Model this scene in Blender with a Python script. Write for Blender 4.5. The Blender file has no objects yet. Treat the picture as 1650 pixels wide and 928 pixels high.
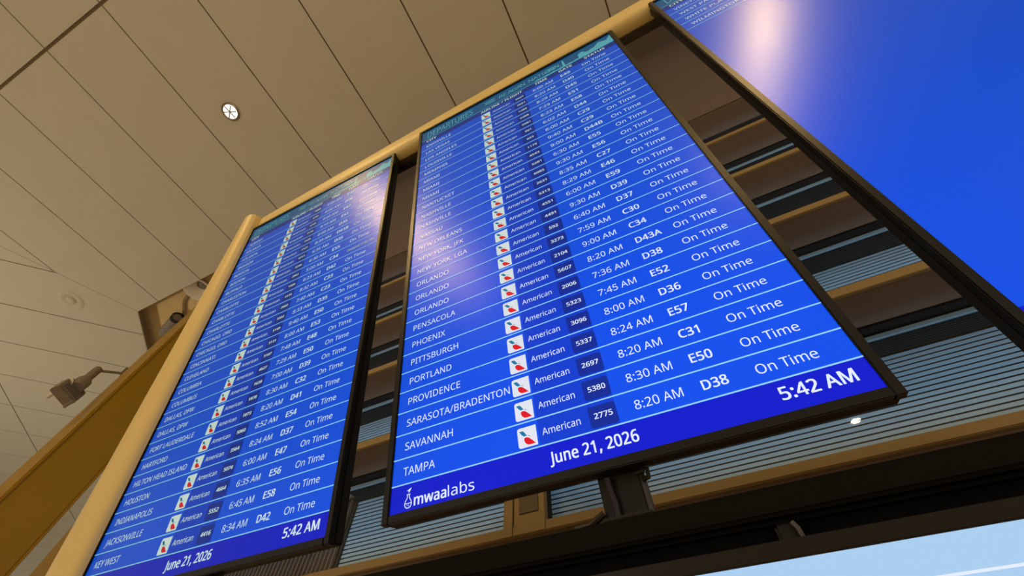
import bpy, bmesh, math, json
from mathutils import Vector, Matrix
from math import sin, cos, pi, radians

sc = bpy.context.scene
COL = sc.collection
EYE = 1.65                                  # camera height above the floor (m)

# ------------------------------------------------------------------ camera
cam_d = bpy.data.cameras.new('camera')
cam = bpy.data.objects.new('camera', cam_d)
COL.objects.link(cam)
R0 = (0.89817989, -0.35616772, -0.2577158)
R1 = (0.4393922, 0.74647796, 0.49970507)
R2 = (0.01440035, -0.56206336, 0.82696881)
cam.matrix_world = Matrix(((R0[0], -R0[1], -R0[2], 0), (R1[0], -R1[1], -R1[2], 0),
                           (R2[0], -R2[1], -R2[2], EYE), (0, 0, 0, 1)))
cam_d.sensor_width = 36.0
cam_d.lens = 661.58 / 1650 * 36.0
cam_d.clip_start = 0.01
cam_d.clip_end = 200
sc.camera = cam

# ------------------------------------------------------------------ light of the hall, exposure
world = bpy.data.worlds.new('hall_ambient')
sc.world = world
world.use_nodes = True
bg = world.node_tree.nodes['Background']
bg.inputs[0].default_value = (1.0, 0.86, 0.66, 1)
bg.inputs[1].default_value = 0.48
LAMP_POWER = 1900.0
def ceiling_fill(name, loc, size, power):
    d = bpy.data.lights.new(name, 'AREA'); d.shape = 'DISK'; d.size = size; d.energy = power
    d.color = (1.0, 0.88, 0.68)
    o = bpy.data.objects.new(name, d); o.location = loc; o.rotation_euler = (pi, 0, 0)   # added fill with no fixture, shines up onto the ceiling
    COL.objects.link(o)
ceiling_fill('ceiling_fill_light', (-3.0, -5.0, 0.5), 1.6, 110)
ceiling_fill('ceiling_fill_light', (-17.0, -2.0, 0.3), 1.6, 400)
ceiling_fill('ceiling_fill_light', (6.0, -5.0, 0.5), 1.6, 60)
def blind_fill(name, loc, length, power):
    d = bpy.data.lights.new(name, 'AREA'); d.shape = 'RECTANGLE'; d.size = length; d.size_y = 0.03; d.energy = power
    d.color = (0.42, 0.72, 1.0); d.spread = radians(58)
    o = bpy.data.objects.new(name, d); o.location = loc; o.rotation_euler = (radians(90 + 57), 0, 0)
    COL.objects.link(o)
for zc in (0.765, 1.4325, 2.094, 2.764, 3.437):      # added cool fill hidden behind the tier edges, tinting the blinds
    blind_fill('blind_fill_strip', (2.5, 1.58, EYE + zc + 0.03), 12.8, 9.0)
sc.view_settings.view_transform = 'Standard'
sc.view_settings.look = 'None'
sc.view_settings.exposure = 0.0
sc.view_settings.gamma = 1.0
sc.view_settings.use_curve_mapping = False

# ------------------------------------------------------------------ helpers
def lin(c):
    return tuple((v / 255 / 12.92) if v / 255 <= 0.04045 else ((v / 255 + 0.055) / 1.055) ** 2.4 for v in c)

def mat(name, rgb, rough=0.6, metal=0.0, spec=0.5, noise=0.0, nscale=6.0, bump=0.0):
    m = bpy.data.materials.new(name)
    m.use_nodes = True
    nt = m.node_tree
    b = nt.nodes['Principled BSDF']
    c = lin(rgb)
    b.inputs['Base Color'].default_value = (*c, 1)
    b.inputs['Roughness'].default_value = rough
    b.inputs['Metallic'].default_value = metal
    b.inputs['Specular IOR Level'].default_value = spec
    if noise or bump:
        tc = nt.nodes.new('ShaderNodeTexCoord')
        nz = nt.nodes.new('ShaderNodeTexNoise')
        nz.inputs['Scale'].default_value = nscale
        nz.inputs['Detail'].default_value = 4
        nt.links.new(tc.outputs['Object'], nz.inputs['Vector'])
        if noise:
            mx = nt.nodes.new('ShaderNodeMix')
            mx.data_type = 'RGBA'
            mx.inputs['A'].default_value = (*[v * (1 - noise) for v in c], 1)
            mx.inputs['B'].default_value = (*[min(1, v * (1 + noise)) for v in c], 1)
            nt.links.new(nz.outputs['Fac'], mx.inputs['Factor'])
            nt.links.new(mx.outputs['Result'], b.inputs['Base Color'])
        if bump:
            bp = nt.nodes.new('ShaderNodeBump')
            bp.inputs['Strength'].default_value = bump
            bp.inputs['Distance'].default_value = 0.003
            nt.links.new(nz.outputs['Fac'], bp.inputs['Height'])
            nt.links.new(bp.outputs['Normal'], b.inputs['Normal'])
    return m

def screen_mat(name, rgb, gain=1.0, facing_lo=0.55):
    """A lit LCD colour under semi-gloss glass; like any LCD it dims towards grazing angles."""
    m = bpy.data.materials.new(name)
    m.use_nodes = True
    nt = m.node_tree
    b = nt.nodes['Principled BSDF']
    b.inputs['Base Color'].default_value = (0.004, 0.004, 0.005, 1)
    b.inputs['Roughness'].default_value = SCREEN_ROUGH
    b.inputs['Specular IOR Level'].default_value = 0.2
    c = lin(rgb)
    lw = nt.nodes.new('ShaderNodeLayerWeight')
    lw.inputs['Blend'].default_value = 0.5
    mr = nt.nodes.new('ShaderNodeMapRange')
    mr.inputs['From Min'].default_value = 0.15
    mr.inputs['From Max'].default_value = 0.70
    mr.inputs['To Min'].default_value = gain
    mr.inputs['To Max'].default_value = gain * facing_lo
    nt.links.new(lw.outputs['Facing'], mr.inputs['Value'])
    mx = nt.nodes.new('ShaderNodeMix'); mx.data_type = 'RGBA'       # off-axis colour shift of the panel
    mx.inputs['A'].default_value = (*c, 1)
    mx.inputs['B'].default_value = (c[0] * 0.95 + 0.002, c[1] * 1.2 + 0.008, c[2] * 0.85 + 0.01, 1)
    mf = nt.nodes.new('ShaderNodeMapRange')
    mf.inputs['From Min'].default_value = 0.2; mf.inputs['From Max'].default_value = 0.65
    nt.links.new(lw.outputs['Facing'], mf.inputs['Value']); nt.links.new(mf.outputs['Result'], mx.inputs['Factor'])
    nt.links.new(mx.outputs['Result'], b.inputs['Emission Color'])
    nt.links.new(mr.outputs['Result'], b.inputs['Emission Strength'])
    return m

def link(o, parent=None):
    COL.objects.link(o)
    if parent is not None:
        o.parent = parent
    return o

def tag(o, label=None, cat=None, group=None, kind=None):
    if label: o['label'] = label
    if cat: o['category'] = cat
    if group: o['group'] = group
    if kind: o['kind'] = kind
    return o

def empty(name, loc=(0, 0, 0), parent=None):
    o = bpy.data.objects.new(name, None)
    o.location = loc
    o.empty_display_size = 0.1
    return link(o, parent)

class MB:
    """Collects faces with material indices; builds ONE mesh object."""
    def __init__(self):
        self.v, self.f, self.mi = [], [], []
    def poly(self, pts, mi=0):
        n = len(self.v)
        self.v += [tuple(p) for p in pts]
        self.f.append(tuple(range(n, n + len(pts))))
        self.mi.append(mi)
    def mesh(self, verts, faces, mi=0):
        n = len(self.v)
        self.v += [tuple(p) for p in verts]
        for f in faces:
            self.f.append(tuple(i + n for i in f))
            self.mi.append(mi)
    def box(self, a, b, mi=0, bev=0.0):
        bm = bmesh.new()
        bmesh.ops.create_cube(bm, size=1)
        c = [(a[i] + b[i]) / 2 for i in range(3)]
        s = [abs(b[i] - a[i]) for i in range(3)]
        for v in bm.verts:
            v.co = Vector((v.co[0] * s[0] + c[0], v.co[1] * s[1] + c[1], v.co[2] * s[2] + c[2]))
        if bev:
            bmesh.ops.bevel(bm, geom=bm.edges[:], offset=min(bev, min(s) * 0.45), segments=2, affect='EDGES')
        self.add(bm, mi)
    def add(self, bm, mi=0):
        bm.verts.index_update()
        self.mesh([v.co[:] for v in bm.verts], [[v.index for v in f.verts] for f in bm.faces], mi)
        bm.free()
    def prism(self, prof, p0, p1, mi=0, scale1=None):
        """prof: list of 3-vectors (section); swept from offset p0 to p1, closed with caps"""
        n = len(prof)
        A = [Vector(p) + Vector(p0) for p in prof]
        B = [Vector(p) + Vector(p1) for p in (scale1 or prof)]
        self.mesh(A + B, [(i, (i + 1) % n, n + (i + 1) % n, n + i) for i in range(n)] +
                  [tuple(range(n))[::-1], tuple(range(n, 2 * n))], mi)
    def tube(self, pts, r, seg=10, mi=0):
        pts = [Vector(p) for p in pts]
        rings = []
        for i, p in enumerate(pts):
            d = (pts[min(i + 1, len(pts) - 1)] - pts[max(i - 1, 0)]).normalized()
            u = d.cross(Vector((0, 0, 1)))
            if u.length < 1e-3: u = d.cross(Vector((1, 0, 0)))
            u.normalize(); w = d.cross(u)
            rings.append([p + (u * cos(2 * pi * k / seg) + w * sin(2 * pi * k / seg)) * r for k in range(seg)])
        vs = [v for ring in rings for v in ring]
        fs = [(i * seg + k, i * seg + (k + 1) % seg, (i + 1) * seg + (k + 1) % seg, (i + 1) * seg + k)
              for i in range(len(pts) - 1) for k in range(seg)]
        fs += [tuple(range(seg))[::-1], tuple(range((len(pts) - 1) * seg, len(pts) * seg))]
        self.mesh(vs, fs, mi)
    def lathe(self, prof, c=(0, 0, 0), seg=32, mi=0, axis=None):
        """prof: (r, h) pairs turned about +z (or about axis) at c"""
        q = Vector((0, 0, 1)).rotation_difference(Vector(axis)).to_matrix() if axis is not None else Matrix.Identity(3)
        vs, fs = [], []
        for r, h in prof:
            for k in range(seg):
                a = 2 * pi * k / seg
                vs.append(q @ Vector((r * cos(a), r * sin(a), h)) + Vector(c))
        for i in range(len(prof) - 1):
            for k in range(seg):
                fs.append((i * seg + k, i * seg + (k + 1) % seg, (i + 1) * seg + (k + 1) % seg, (i + 1) * seg + k))
        self.mesh(vs, fs, mi)
    def build(self, name, mats, parent=None, org=(0, 0, 0), smooth=False, lift=False):
        """lift: vertices are given relative to the eye point, raise them to floor-based heights"""
        me = bpy.data.meshes.new(name)
        o3 = Vector(org)
        off = Vector((0, 0, EYE)) if lift else Vector((0, 0, 0))
        me.from_pydata([tuple(Vector(v) + off - o3) for v in self.v], [], self.f)
        if not isinstance(mats, (list, tuple)): mats = [mats]
        for m in mats: me.materials.append(m)
        me.polygons.foreach_set('material_index', self.mi)
        bm = bmesh.new(); bm.from_mesh(me)
        if not self.keep: bmesh.ops.recalc_face_normals(bm, faces=bm.faces[:])
        bm.to_mesh(me); bm.free()
        if smooth:
            me.polygons.foreach_set('use_smooth', [True] * len(me.polygons))
            me.set_sharp_from_angle(angle=radians(38))
        me.update()
        o = bpy.data.objects.new(name, me)
        o.location = o3 if parent is None else (0, 0, 0)
        return link(o, parent)
    keep = False

# ------------------------------------------------------------------ materials
SCREEN_ROUGH = 0.26
M_ceil = mat('ceiling_panel', (190, 184, 166), 0.75, noise=0.05, nscale=1.3)
M_back = mat('ceiling_gap', (112, 92, 62), 0.9)
M_recess = mat('recess_paint', (215, 188, 132), 0.85, noise=0.08, nscale=0.8)
M_upper = mat('facade_panel', (92, 80, 76), 0.7, noise=0.06, nscale=2)
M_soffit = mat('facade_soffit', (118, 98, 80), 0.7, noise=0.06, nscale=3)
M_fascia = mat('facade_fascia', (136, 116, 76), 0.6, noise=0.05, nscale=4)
M_dark = mat('dark_recess', (10, 9, 8), 0.8)
M_slat = mat('blind_slat', (140, 168, 184), 0.55)
M_slatgap = mat('window_backing', (26, 34, 40), 0.6)
M_grille = mat('grille_dark', (34, 28, 20), 0.7)
M_rib = mat('ribbed_panel', (82, 70, 60), 0.6, noise=0.1, nscale=12)
M_post = mat('frame_paint', (224, 202, 136), 0.42, spec=0.5, noise=0.04, nscale=10)
M_railshade = mat('rail_shade_brown', (70, 58, 40), 0.7)  # shade under the top rail, put into the colour
M_beam = mat('beam_black', (10, 9, 9), 0.7, spec=0.12)
M_bezel = mat('bezel_plastic', (10, 9, 8), 0.35, spec=0.35)
M_house = mat('housing_black', (7, 7, 7), 0.5)
M_steel = mat('bracket_steel', (8, 8, 9), 0.5, metal=0.2)
M_edge = mat('bracket_edge', (78, 76, 78), 0.4, metal=0.6)
M_cable = mat('cable_violet', (36, 31, 52), 0.5)
M_cableb = mat('cable_black', (10, 10, 10), 0.5)
M_yellow = mat('yellow_steel', (160, 124, 6), 0.5, noise=0.05, nscale=2)
M_fixt = mat('fixture_grey', (128, 116, 102), 0.6, noise=0.25, nscale=18)
M_white = mat('reflector_white', (215, 205, 190), 0.5)
M_chrome = mat('trim_metal', (150, 140, 120), 0.3, metal=0.7)
M_floor = mat('floor_stone', (196, 184, 164), 0.4, noise=0.08, nscale=2)

def lamp_mat(name, strength, rgb=(1.0, 0.65, 0.26)):
    m = bpy.data.materials.new(name)
    m.use_nodes = True
    nt = m.node_tree
    nt.nodes.clear()
    out = nt.nodes.new('ShaderNodeOutputMaterial')
    e = nt.nodes.new('ShaderNodeEmission')
    e.inputs[0].default_value = (*rgb, 1)
    e.inputs[1].default_value = strength
    nt.links.new(e.outputs[0], out.inputs[0])
    return m
M_lens = lamp_mat('lamp_lens', LAMP_POWER)
M_lens_low = lamp_mat('lamp_lens_low', 1.6, (1.0, 0.93, 0.82))

M_glass = bpy.data.materials.new('window_glass')
M_glass.use_nodes = True
nt = M_glass.node_tree
nt.nodes.clear()
_o = nt.nodes.new('ShaderNodeOutputMaterial'); _mx = nt.nodes.new('ShaderNodeMixShader')
_t = nt.nodes.new('ShaderNodeBsdfTransparent'); _g = nt.nodes.new('ShaderNodeBsdfGlossy')
_l = nt.nodes.new('ShaderNodeLayerWeight'); _l.inputs['Blend'].default_value = 0.5     # Schlick reflectance, same from both sides
_p = nt.nodes.new('ShaderNodeMath'); _p.operation = 'POWER'; _p.inputs[1].default_value = 5.0
_f = nt.nodes.new('ShaderNodeMath'); _f.operation = 'MULTIPLY_ADD'; _f.inputs[1].default_value = 0.95; _f.inputs[2].default_value = 0.05
nt.links.new(_l.outputs['Facing'], _p.inputs[0]); nt.links.new(_p.outputs[0], _f.inputs[0])
_g.inputs['Roughness'].default_value = 0.01
nt.links.new(_f.outputs[0], _mx.inputs[0]); nt.links.new(_t.outputs[0], _mx.inputs[1])
nt.links.new(_g.outputs[0], _mx.inputs[2]); nt.links.new(_mx.outputs[0], _o.inputs[0])

# screen pixel colours
S_bg = screen_mat('screen_blue', (0, 79, 236))
S_band = screen_mat('screen_blue_band', (0, 60, 208))
S_box = screen_mat('screen_navy_box', (4, 40, 150))
S_foot = screen_mat('screen_footer_blue', (0, 22, 205))
S_head = screen_mat('screen_header_teal', (4, 84, 150))
S_sub = screen_mat('screen_heading_navy', (0, 44, 150))
S_sky = screen_mat('screen_skyline_teal', (92, 176, 216))
S_line = screen_mat('screen_line', (150, 212, 255))
S_text = screen_mat('screen_text_white', (228, 238, 255))
S_tile = screen_mat('screen_tile_white', (226, 230, 242))
S_teal = screen_mat('screen_logo_teal', (10, 120, 165))
S_red = screen_mat('screen_logo_red', (226, 18, 38))
S_grey = screen_mat('screen_logo_grey', (150, 155, 170))
S_yel = screen_mat('screen_text_yellow', (214, 226, 96))
S_pale = screen_mat('screen_pale_blue', (170, 206, 240))
SCR = [S_bg, S_band, S_box, S_foot, S_head, S_sub, S_sky, S_line, S_text, S_tile, S_teal, S_red, S_grey, S_yel, S_pale]
BG, BAND, BOX, FOOT, HEAD, SUB, SKY, LINE, TEXT, TILE, TEAL, RED, GREY, YEL, PALE = range(15)

# ================================================================== SETTING
H, D = 8.25, 1.5                            # ceiling above the eye, facade in front of the eye
def clip(poly, n, d):
    """keep the part of a 2D polygon with p.n <= d"""
    out = []
    for i in range(len(poly)):
        a, b = poly[i], poly[(i + 1) % len(poly)]
        fa = a[0] * n[0] + a[1] * n[1] - d; fb = b[0] * n[0] + b[1] * n[1] - d
        if fa <= 0: out.append(a)
        if (fa < 0 < fb) or (fb < 0 < fa):
            t = fa / (fa - fb)
            out.append((a[0] + (b[0] - a[0]) * t, a[1] + (b[1] - a[1]) * t))
    return out

def area(p):
    return abs(sum(p[i][0] * p[(i + 1) % len(p)][1] - p[(i + 1) % len(p)][0] * p[i][1] for i in range(len(p)))) / 2

g = Vector((1.187, 2.689)).normalized()     # mitre line between the two panel directions
gn = (g.y, -g.x)                            # points to the right-hand field
gd = -11.578 * gn[0] + 1.5 * gn[1]
a44 = radians(44.0)
e, q = (cos(a44), sin(a44)), (-sin(a44), cos(a44))
def panel(mb, poly):
    if len(poly) < 3 or area(poly) < 0.004: return
    c = (sum(p[0] for p in poly) / len(poly), sum(p[1] for p in poly) / len(poly))
    if poly[0][0] * 0 + sum((poly[(i + 1) % len(poly)][0] - poly[i][0]) * (poly[(i + 1) % len(poly)][1] + poly[i][1]) for i in range(len(poly))) > 0:
        poly = poly[::-1]
    lo = [(x, y, H) for x, y in poly]; hi = [(x, y, H + 0.03) for x, y in poly]
    n = len(poly)
    mb.mesh(lo + hi, [tuple(range(n))[::-1]] + [(i, (i + 1) % n, n + (i + 1) % n, n + i) for i in range(n)])
mb = MB()
PW, GAP, SEAM = 1.516, 0.013, 0.026
xs = [-12.322 + PW * k for k in range(-8, 16)]
ys = [-3.14 - 4.62 * 4 + 4.62 * k for k in range(6)]
for i in range(len(xs) - 1):
    for j in range(len(ys) - 1):
        p = [(xs[i] + GAP, ys[j] + SEAM), (xs[i + 1] - GAP, ys[j] + SEAM), (xs[i + 1] - GAP, ys[j + 1] - SEAM), (xs[i] + GAP, ys[j + 1] - SEAM)]
        if j == len(ys) - 2: p[2] = (p[2][0], 1.5); p[3] = (p[3][0], 1.5)
        p = clip(p, (-gn[0], -gn[1]), -gd - 0.006)
        panel(mb, p)
ps = [8.44 + 1.508 * k for k in range(-22, 22)]
al = [-11.73 + 4.45 * k for k in range(-6, 2)]
for i in range(len(ps) - 1):
    for j in range(len(al) - 1):
        c4 = [(al[j] + SEAM * .6, ps[i] + GAP), (al[j + 1] - SEAM * .6, ps[i] + GAP), (al[j + 1] - SEAM * .6, ps[i + 1] - GAP), (al[j] + SEAM * .6, ps[i + 1] - GAP)]
        p = [(s * e[0] + t * q[0], s * e[1] + t * q[1]) for s, t in c4]
        p = clip(p, gn, gd - 0.006)
        panel(mb, p)
slab = [(-40, -24), (14, -24), (14, 1.5), (-11.578, 1.5)]
fld = [(-11.578 + (-0.695) * 28, 1.5 + 0.719 * 28), (-40, 21.6)]
for z in (H + 0.031,):
    mb.mesh([(x, y, z) for x, y in slab + fld] + [(x, y, z + 0.12) for x, y in slab + fld],
            [tuple(range(6)), tuple(range(6, 12))] + [(i, (i + 1) % 6, 6 + (i + 1) % 6, 6 + i) for i in range(6)], 1)
tag(mb.build('ceiling', [M_ceil, M_back], lift=True), kind='structure')

mb = MB()                                   # the dark void above the ceiling edge
mb.box((-34, 1.45, 8.6), (14, 16, 8.75))
tag(mb.build('trim_1', M_recess, lift=True), kind='structure')

mb = MB(); mb.box((-34, -20, -EYE - 0.1), (14, 16, -EYE))
tag(mb.build('floor', M_floor, lift=True), kind='structure')

# ---- tiered facade behind the displays
FX0, FX1 = -4.0, 9.0
TB = [0.765, 1.4325, 2.094, 2.764, 3.437, 4.105]      # undersides of the tiers
BK = D * 1.15
BL0 = D * 1.286
mb = MB()
mb.box((FX0, BL0 + 0.04, -EYE), (FX1, BK + 0.60, H + 0.2))
mb.box((FX0, D, TB[-1] + 0.0), (FX1, BL0 + 0.04, H - 0.003))
tag(mb.build('wall_back', M_upper, lift=True), kind='structure')
mb = MB(); mb.box((FX0, 1.20, 7.95), (FX1, D - 0.001, H - 0.003))
tag(mb.build('trim_10', M_upper, lift=True), kind='structure')
for k, zb in enumerate(TB):
    mb = MB()
    if k < 5: mb.box((FX0, D, zb), (FX1, D + 0.02, zb + (0.038 if k == 0 else 0.052)), 0, 0.003)
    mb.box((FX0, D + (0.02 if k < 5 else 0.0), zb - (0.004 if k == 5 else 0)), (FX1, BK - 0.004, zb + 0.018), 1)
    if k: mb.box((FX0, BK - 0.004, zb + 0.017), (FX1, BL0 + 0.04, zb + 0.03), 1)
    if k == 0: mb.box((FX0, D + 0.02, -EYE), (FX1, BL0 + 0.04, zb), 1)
    tag(mb.build('trim_%d' % (k + 2), [M_fascia, M_soffit], lift=True), kind='structure')

BAYS = [(-2.07, -0.80), (-0.76, FX1)]
BL = D * 1.286                              # the blinds hang well behind the tier edge
for k in range(5):
    z0, z1 = TB[k] + 0.018, TB[k + 1] - 0.004
    bays = BAYS if k == 0 else [(FX0, FX1)]
    w = empty('window_%d' % (k + 1), (FX0, BK, EYE + z0)); tag(w, kind='structure')
    fr, hr, gr, sl, gl = MB(), MB(), MB(), MB(), MB()
    for x0, x1 in bays:
        fr.box((x0 - 0.02, BK + 0.004, z1 - 0.004), (x1 + .02, BK + 0.10, z1 + 0.02))          # black slot over the glass head
        fr.box((x0 - 0.02, BL - .012, z0), (x0, BL + 0.03, z1)); fr.box((x1, BK + .004, z0), (x1 + 0.02, BL + 0.03, z1))
        fr.box((x0, BL + 0.02, z0), (x1, BL + 0.03, z1), 1)
        hr.box((x0, BK + 0.036, z1 - 0.044), (x1, BK + 0.05, z1 - 0.026))
        hr.box((x0, BK + 0.036, z1 - 0.026), (x0 + 0.01, BK + 0.05, z1 - 0.004)); hr.box((x1 - .01, BK + 0.036, z1 - 0.026), (x1, BK + 0.05, z1 - 0.004))
        y = BK + 0.058
        while y < BL - 0.012:                                                                    # fine dark grille lining the head
            gr.box((x0, y, z1 - 0.016), (x1, y + 0.009, z1 - 0.005)); y += 0.0145
        z = z0 + 0.004
        while z < z1 - 0.03:
            sl.prism([(x0, BL, z), (x0, BL + 0.0008, z), (x0, BL + 0.0008, z + 0.0170), (x0, BL, z + 0.0170)],
                     (0, 0, 0), (x1 - x0, 0, 0))
            z += 0.0240
        gl.poly([(x0, BK + .002, z0), (x1, BK + .002, z0), (x1, BK + .002, z1 - 0.004), (x0, BK + .002, z1 - 0.004)])
    fr.build('window_frame', [M_dark, M_slatgap], w, org=w.location, lift=True)
    hr.build('head_rail', M_slat, w, org=w.location, lift=True)
    gr.build('head_grille', M_grille, w, org=w.location, lift=True)
    sl.build('window_blind', M_slat, w, org=w.location, lift=True)
    gl.build('glass_pane', M_glass, w, org=w.location, lift=True)

# pilaster between the two lowest bays, and the ribbed panel at the far left
mb = MB()
zt = TB[1]
mb.box((-0.785, D - 0.002, 0.766), (-0.744, D + .03, zt), 0, 0.002)
mb.box((-0.738, D - 0.002, 0.766), (-0.605, D + .03, zt), 0, 0.002)
mb.box((-0.715, D - 0.006, TB[0] + 0.075), (-0.63, D, zt), 1, 0.002)
mb.box((-0.746, D + 0.004, 0.766), (-0.737, D + .03, zt), 2)
mb.box((-0.78, D + 0.03, 0.80), (-0.606, D + 0.08, zt), 2)
tag(mb.build('trim_8', [M_fascia, M_rib, M_dark], lift=True), kind='structure')
mb = MB()
x = FX0
while x < -2.11:
    mb.box((x, BL - 0.02, TB[0] + 0.018), (x + 0.028, BL + 0.03, zt - 0.004), 0, 0.006)
    x += 0.034
mb.box((FX0, BL + 0.02, TB[0] + 0.018), (-2.1, BL + 0.038, zt - 0.004))
tag(mb.build('trim_9', M_rib, lift=True), kind='structure')

# ================================================================== DISPLAYS
S = 0.0761                                   # metres per layout unit (a screen is 9 x 16 units)
TILT = radians(15.304)
def asm_matrix(loc):
    return Matrix.Translation(Vector(loc) + Vector((0, 0, EYE))) @ Matrix.Rotation(pi / 2 + TILT, 4, 'X')
SCR_O = Vector((-0.4633744, 0.50180301, 0.32671458))   # lower-left corner of the middle screen
_nz = Vector((0, cos(TILT), sin(TILT)))
def asm_origin(u, z): return SCR_O + Vector((u * S, 0, 0)) + _nz * (z * S)
def P(u, v, z=0.0): return (u * S, (16 - v) * S, -z * S)   # layout -> local metres (z away from the viewer)

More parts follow.
